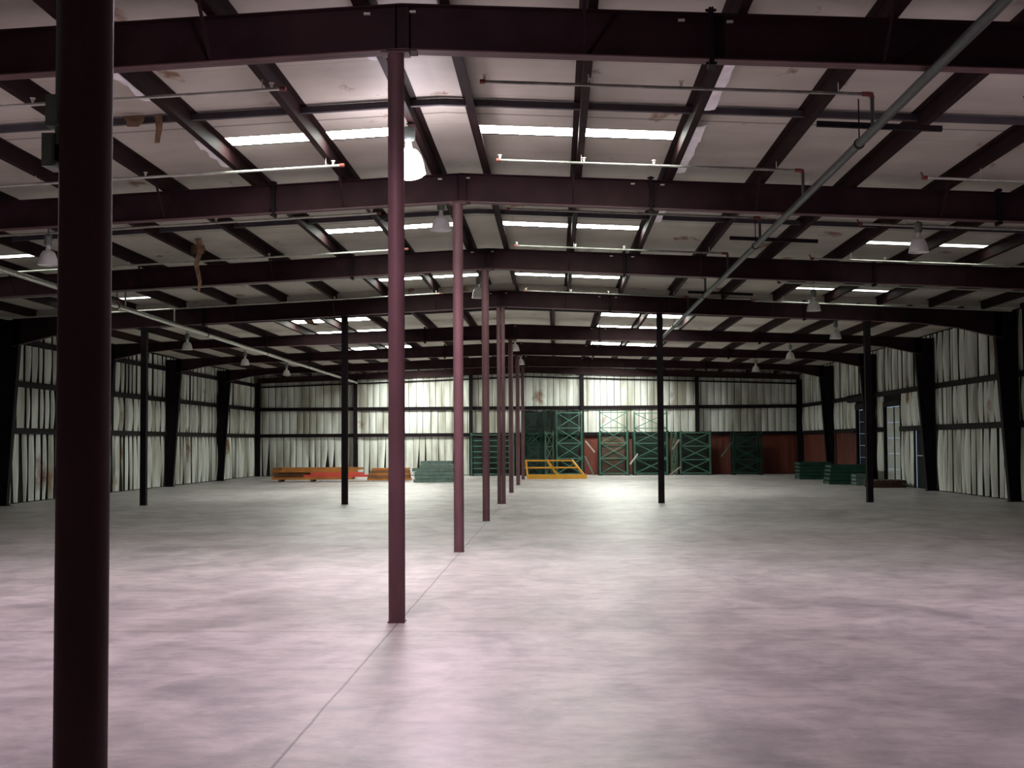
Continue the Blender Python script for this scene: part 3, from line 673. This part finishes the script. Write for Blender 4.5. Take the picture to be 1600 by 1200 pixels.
for (x, y, z), w, h, mt, lab in boards:
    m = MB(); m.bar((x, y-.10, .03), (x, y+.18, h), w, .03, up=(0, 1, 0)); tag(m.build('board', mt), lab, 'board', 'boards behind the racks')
for p, q, mt, lab in (((1.45, 63.5, 1.7), (1.9, 63.6, 1.15), M['palewood'], 'pale slanting slat between the tall frames, upper one'), ((1.42, 63.5, .95), (1.85, 63.6, .02), M['greyteal'], 'pale slanting slat between the tall frames, lower one'),
                  ((3.62, 63.4, .55), (4.0, 63.5, 1.05), M['bolt'], 'white slanting slat at the foot of the gap between the wide tall frames'), ((5.55, 63.4, .02), (6.1, 63.45, .42), M['palewood'], 'pale slat leaning at the floor left of the low bright frame'),
                  ((5.7, 63.4, 1.25), (6.05, 63.5, 1.75), M['palewood'], 'pale slat leaning high beside the low bright frame'), ((8.1, 63.6, .9), (8.65, 63.7, 1.6), M['greyteal'], 'grey slat leaning left of the rightmost frames')):
    m = MB(); m.bar(p, q, .03, .07, up=(0, 0, 1)); tag(m.build('slat', mt), lab, 'slat', 'loose slats among the racks')
# yellow guard frame lying in front of the racks
t = thing('yellow_frame', (0, 58.4, 0), 'bright yellow steel rail frame lying before the green racks', 'frame')
Y = M['yellow']
m = MB(); m.box((-1.33, 58.25, 0), (1.38, 58.45, .20)); m.build('base_beam', Y, t)
for z, x1, yy in ((.50, 1.05, 58.62), (.82, .78, 58.8)):
    m = MB(); m.bar((-1.42, yy, z), (x1, yy, z), .05, .07); m.build('rail', Y, t)
for a, b in (((-.42, 58.82, .84), (.05, 58.4, .18)), ((.72, 58.82, .84), (1.34, 58.3, .05)), ((-1.38, 58.82, .84), (-1.3, 58.4, .18))):
    m = MB(); m.bar(a, b, .07, .08); m.build('sloping_brace', Y, t)

# ------------------------------------------------------------------ piles on the floor
def beam_mesh(L, w, h):
    m = MB(); m.prof((0, 0, 0), (L, 0, 0), [(-w/2, -h/2), (w/2, -h/2), (w/2, h/2), (w/2-.012, h/2), (w/2-.012, -h/2+.012), (-w/2+.012, -h/2+.012), (-w/2+.012, h/2), (-w/2, h/2)])
    return m
def rack_beam(loc, L, w, h, mt, lab, grp, src=[None]):
    t = thing('rack_beam', loc, lab, 'rack beam', grp)
    m = MB(); m.box((loc[0], loc[1]-w/2, loc[2]), (loc[0]+L, loc[1]+w/2, loc[2]+h)); m.build('beam', mt, t)
    for ex in (loc[0]-.012, loc[0]+L): 
        m = MB(); m.box((ex, loc[1]-w/2-.01, loc[2]+.0), (ex+.012, loc[1]+w/2+.01, loc[2]+h)); m.build('end_plate', mt, t)
    return t
rr = random.Random(5)
for lay in range(5):
    for j in range(4):
        z = .10 + lay*.105; red = (j == 0 and lay in (1, 2)) 
        mt = M['red'] if red else (M['orange'] if (lay in (0, 3) or j == 0) else M['brown'])
        x = -12.35 + rr.uniform(0, .12) + (.12*lay if j == 0 else 0)
        L = 3.3 + rr.uniform(0, .2)
        if red: x = -10.9; L = 2.75
        if red and lay == 2: x = -10.6; L = 2.3
        rack_beam((x, 55.5+j*.19, z), L, .15, .10, mt, ('bright red steel beam on the front of the long orange pile, %s one' % ('lower' if lay == 1 else 'upper')) if red else 'orange-brown steel rack beam in the long pile at the left of the back wall', 'red beams on the orange pile' if red else 'orange-brown beams of the long pile')
for x in (-12.0, -10.6, -9.2):
    m = MB(); m.box((x, 55.35, 0), (x+.1, 56.25, .10)); tag(m.build('timber_bearer', M['wood']), 'timber bearer on the floor under the long orange pile, %s' % {-12.0: 'left one', -10.6: 'middle one', -9.2: 'right one'}[x], 'timber', 'bearers under the orange pile')
for lay in range(5):
    for j in range(3):
        rack_beam((-8.3+.05*lay+rr.uniform(0, .05), 56.3+j*.17, .03+lay*.11), 1.9-.07*lay, .14, .10, M['brown'] if lay % 2 else M['orange'], 'short tan steel beam in the small pile behind the second pipe column', 'short tan beams of the small pile')
m = MB(); m.box((-8.9, 55.3, 0), (-8.0, 55.55, .05)); tag(m.build('board', M['palewood']), 'pale board lying on the floor between the two orange piles', 'board')
# flat-lying green frames
def flat_frame(x0, x1, y0, y1, z, mt, lab, grp, th=.13):
    t = thing('stacked_frame', ((x0+x1)/2, (y0+y1)/2, z), lab, 'rack frame', grp)
    for yy in (y0+.05, y1-.05):
        m = MB(); m.box((x0, yy-.04, z), (x1, yy+.04, z+th)); m.build('side_rail', mt, t)
    nn = 4
    for i in range(nn+1):
        xx = x0 + .04 + (x1-x0-.08)*i/nn
        m = MB(); m.box((xx-.025, y0+.09, z+.02), (xx+.025, y1-.09, z+th-.02)); m.build('rung', mt, t)
lw = ['bottom', 'second', 'third', 'fourth', 'fifth', 'top']
for i, (a, b) in enumerate(((-6.0, -4.35), (-5.95, -4.3), (-5.95, -4.3), (-6.05, -4.35), (-5.75, -4.3), (-5.7, -4.4))):
    flat_frame(a, b, 54.0, 54.9, .01+i*.15, M['greyteal'], 'grey-green steel frame, %s of the stack left of the third pipe column' % lw[i], 'grey-green frames stacked at the back')
for i in range(5):
    flat_frame(10.35, 11.75, 55.3, 56.4, .01+i*.15, M['rackdark'], 'dark green steel frame, %s of the stack before the rust-red right corner' % lw[i], 'dark frames of the rear right stack')
for i in range(5):
    flat_frame(10.25+.02*i, 11.9, 48.9, 50.0, .01+i*.15, M['rackdark'], 'dark green steel frame, %s of the stack beside the fourth slender column' % lw[i], 'dark frames of the nearer right stack')
for i in range(3):
    flat_frame(10.95, 11.55, 47.6, 48.4, .01+i*.14, M['greyteal'], 'small grey frame, %s of the low stack before the white door' % lw[i], 'small grey frames of the low stack')
# timber pallet by the dark door
for i in range(2):
    t = thing('timber_pallet', (11.6, 45.6, .01+i*.14), '%s brown timber pallet on the floor by the right wall doors' % ('lower' if i == 0 else 'upper'), 'pallet', 'pallets by the right wall'); z = .0+i*.14
    for j in range(3): 
        m = MB(); m.box((10.95, 45.3+j*.45, z), (12.15, 45.38+j*.45, z+.10)); m.build('bearer', M['wood'], t)
    m = MB()
    for j in range(7): m.box((10.95+j*.175, 45.28, z+.10), (11.07+j*.175, 46.32, z+.125))
    m.build('deck_boards', M['wood'], t)

# ------------------------------------------------------------------ light
def point(name, loc, e, col, r=.15, parent=None):
    l = bpy.data.lights.new(name, 'POINT'); l.energy = e; l.color = col; l.shadow_soft_size = r
    o = bpy.data.objects.new(name, l); COL.objects.link(o); o.location = loc; return o
PINK = (1, .76, .90)
def lamp(x, y, z, e):
    l = bpy.data.lights.new('lamp_beam', 'SPOT'); l.energy = e; l.color = PINK; l.shadow_soft_size = .28; l.spot_size = math.radians(168); l.spot_blend = .55
    o = bpy.data.objects.new('lamp_beam', l); COL.objects.link(o); o.location = (x, y, z-.22)
    point('lamp_glow', (x, y, z-.24), e*.035, PINK, .12)
lamp(-1.86, 16.3, 5.24, 1180)
lamp(-1.86, 9.0, 5.24, 700)  # this and the next two serve the added lamps outside the view
lamp(6.02, 12.6, 4.86, 540)
lamp(-8.25, 12.6, 4.69, 580)
w = bpy.data.worlds.new('world'); sc.world = w; w.use_nodes = True
w.node_tree.nodes['Background'].inputs['Color'].default_value = (.55, .7, 1, 1); w.node_tree.nodes['Background'].inputs['Strength'].default_value = .5

# ------------------------------------------------------------------ camera
yaw, pitch, roll, fpx = .033872, .045410, .005868, 2012.0
cy, sy, cp, sp, cr, sr = math.cos(yaw), math.sin(yaw), math.cos(pitch), math.sin(pitch), math.cos(roll), math.sin(roll)
rh = Vector((cy, sy, 0)); fh = Vector((-sy, cy, 0)); zz = Vector((0, 0, 1))
fwd = fh*cp + zz*sp; up = -fh*sp + zz*cp
right = rh*cr - up*sr; up2 = rh*sr + up*cr
cd = bpy.data.cameras.new('camera'); co = bpy.data.objects.new('camera', cd); COL.objects.link(co)
mt = Matrix((( right.x, up2.x, -fwd.x, 0), (right.y, up2.y, -fwd.y, 0), (right.z, up2.z, -fwd.z, 1.65), (0, 0, 0, 1)))
co.matrix_world = mt; cd.sensor_width = 36; cd.lens = fpx/1600*36; cd.clip_start = .05; cd.clip_end = 300
sc.camera = co
sc.view_settings.view_transform = 'Standard'; sc.view_settings.look = 'None'; sc.view_settings.exposure = 0; sc.view_settings.gamma = 1
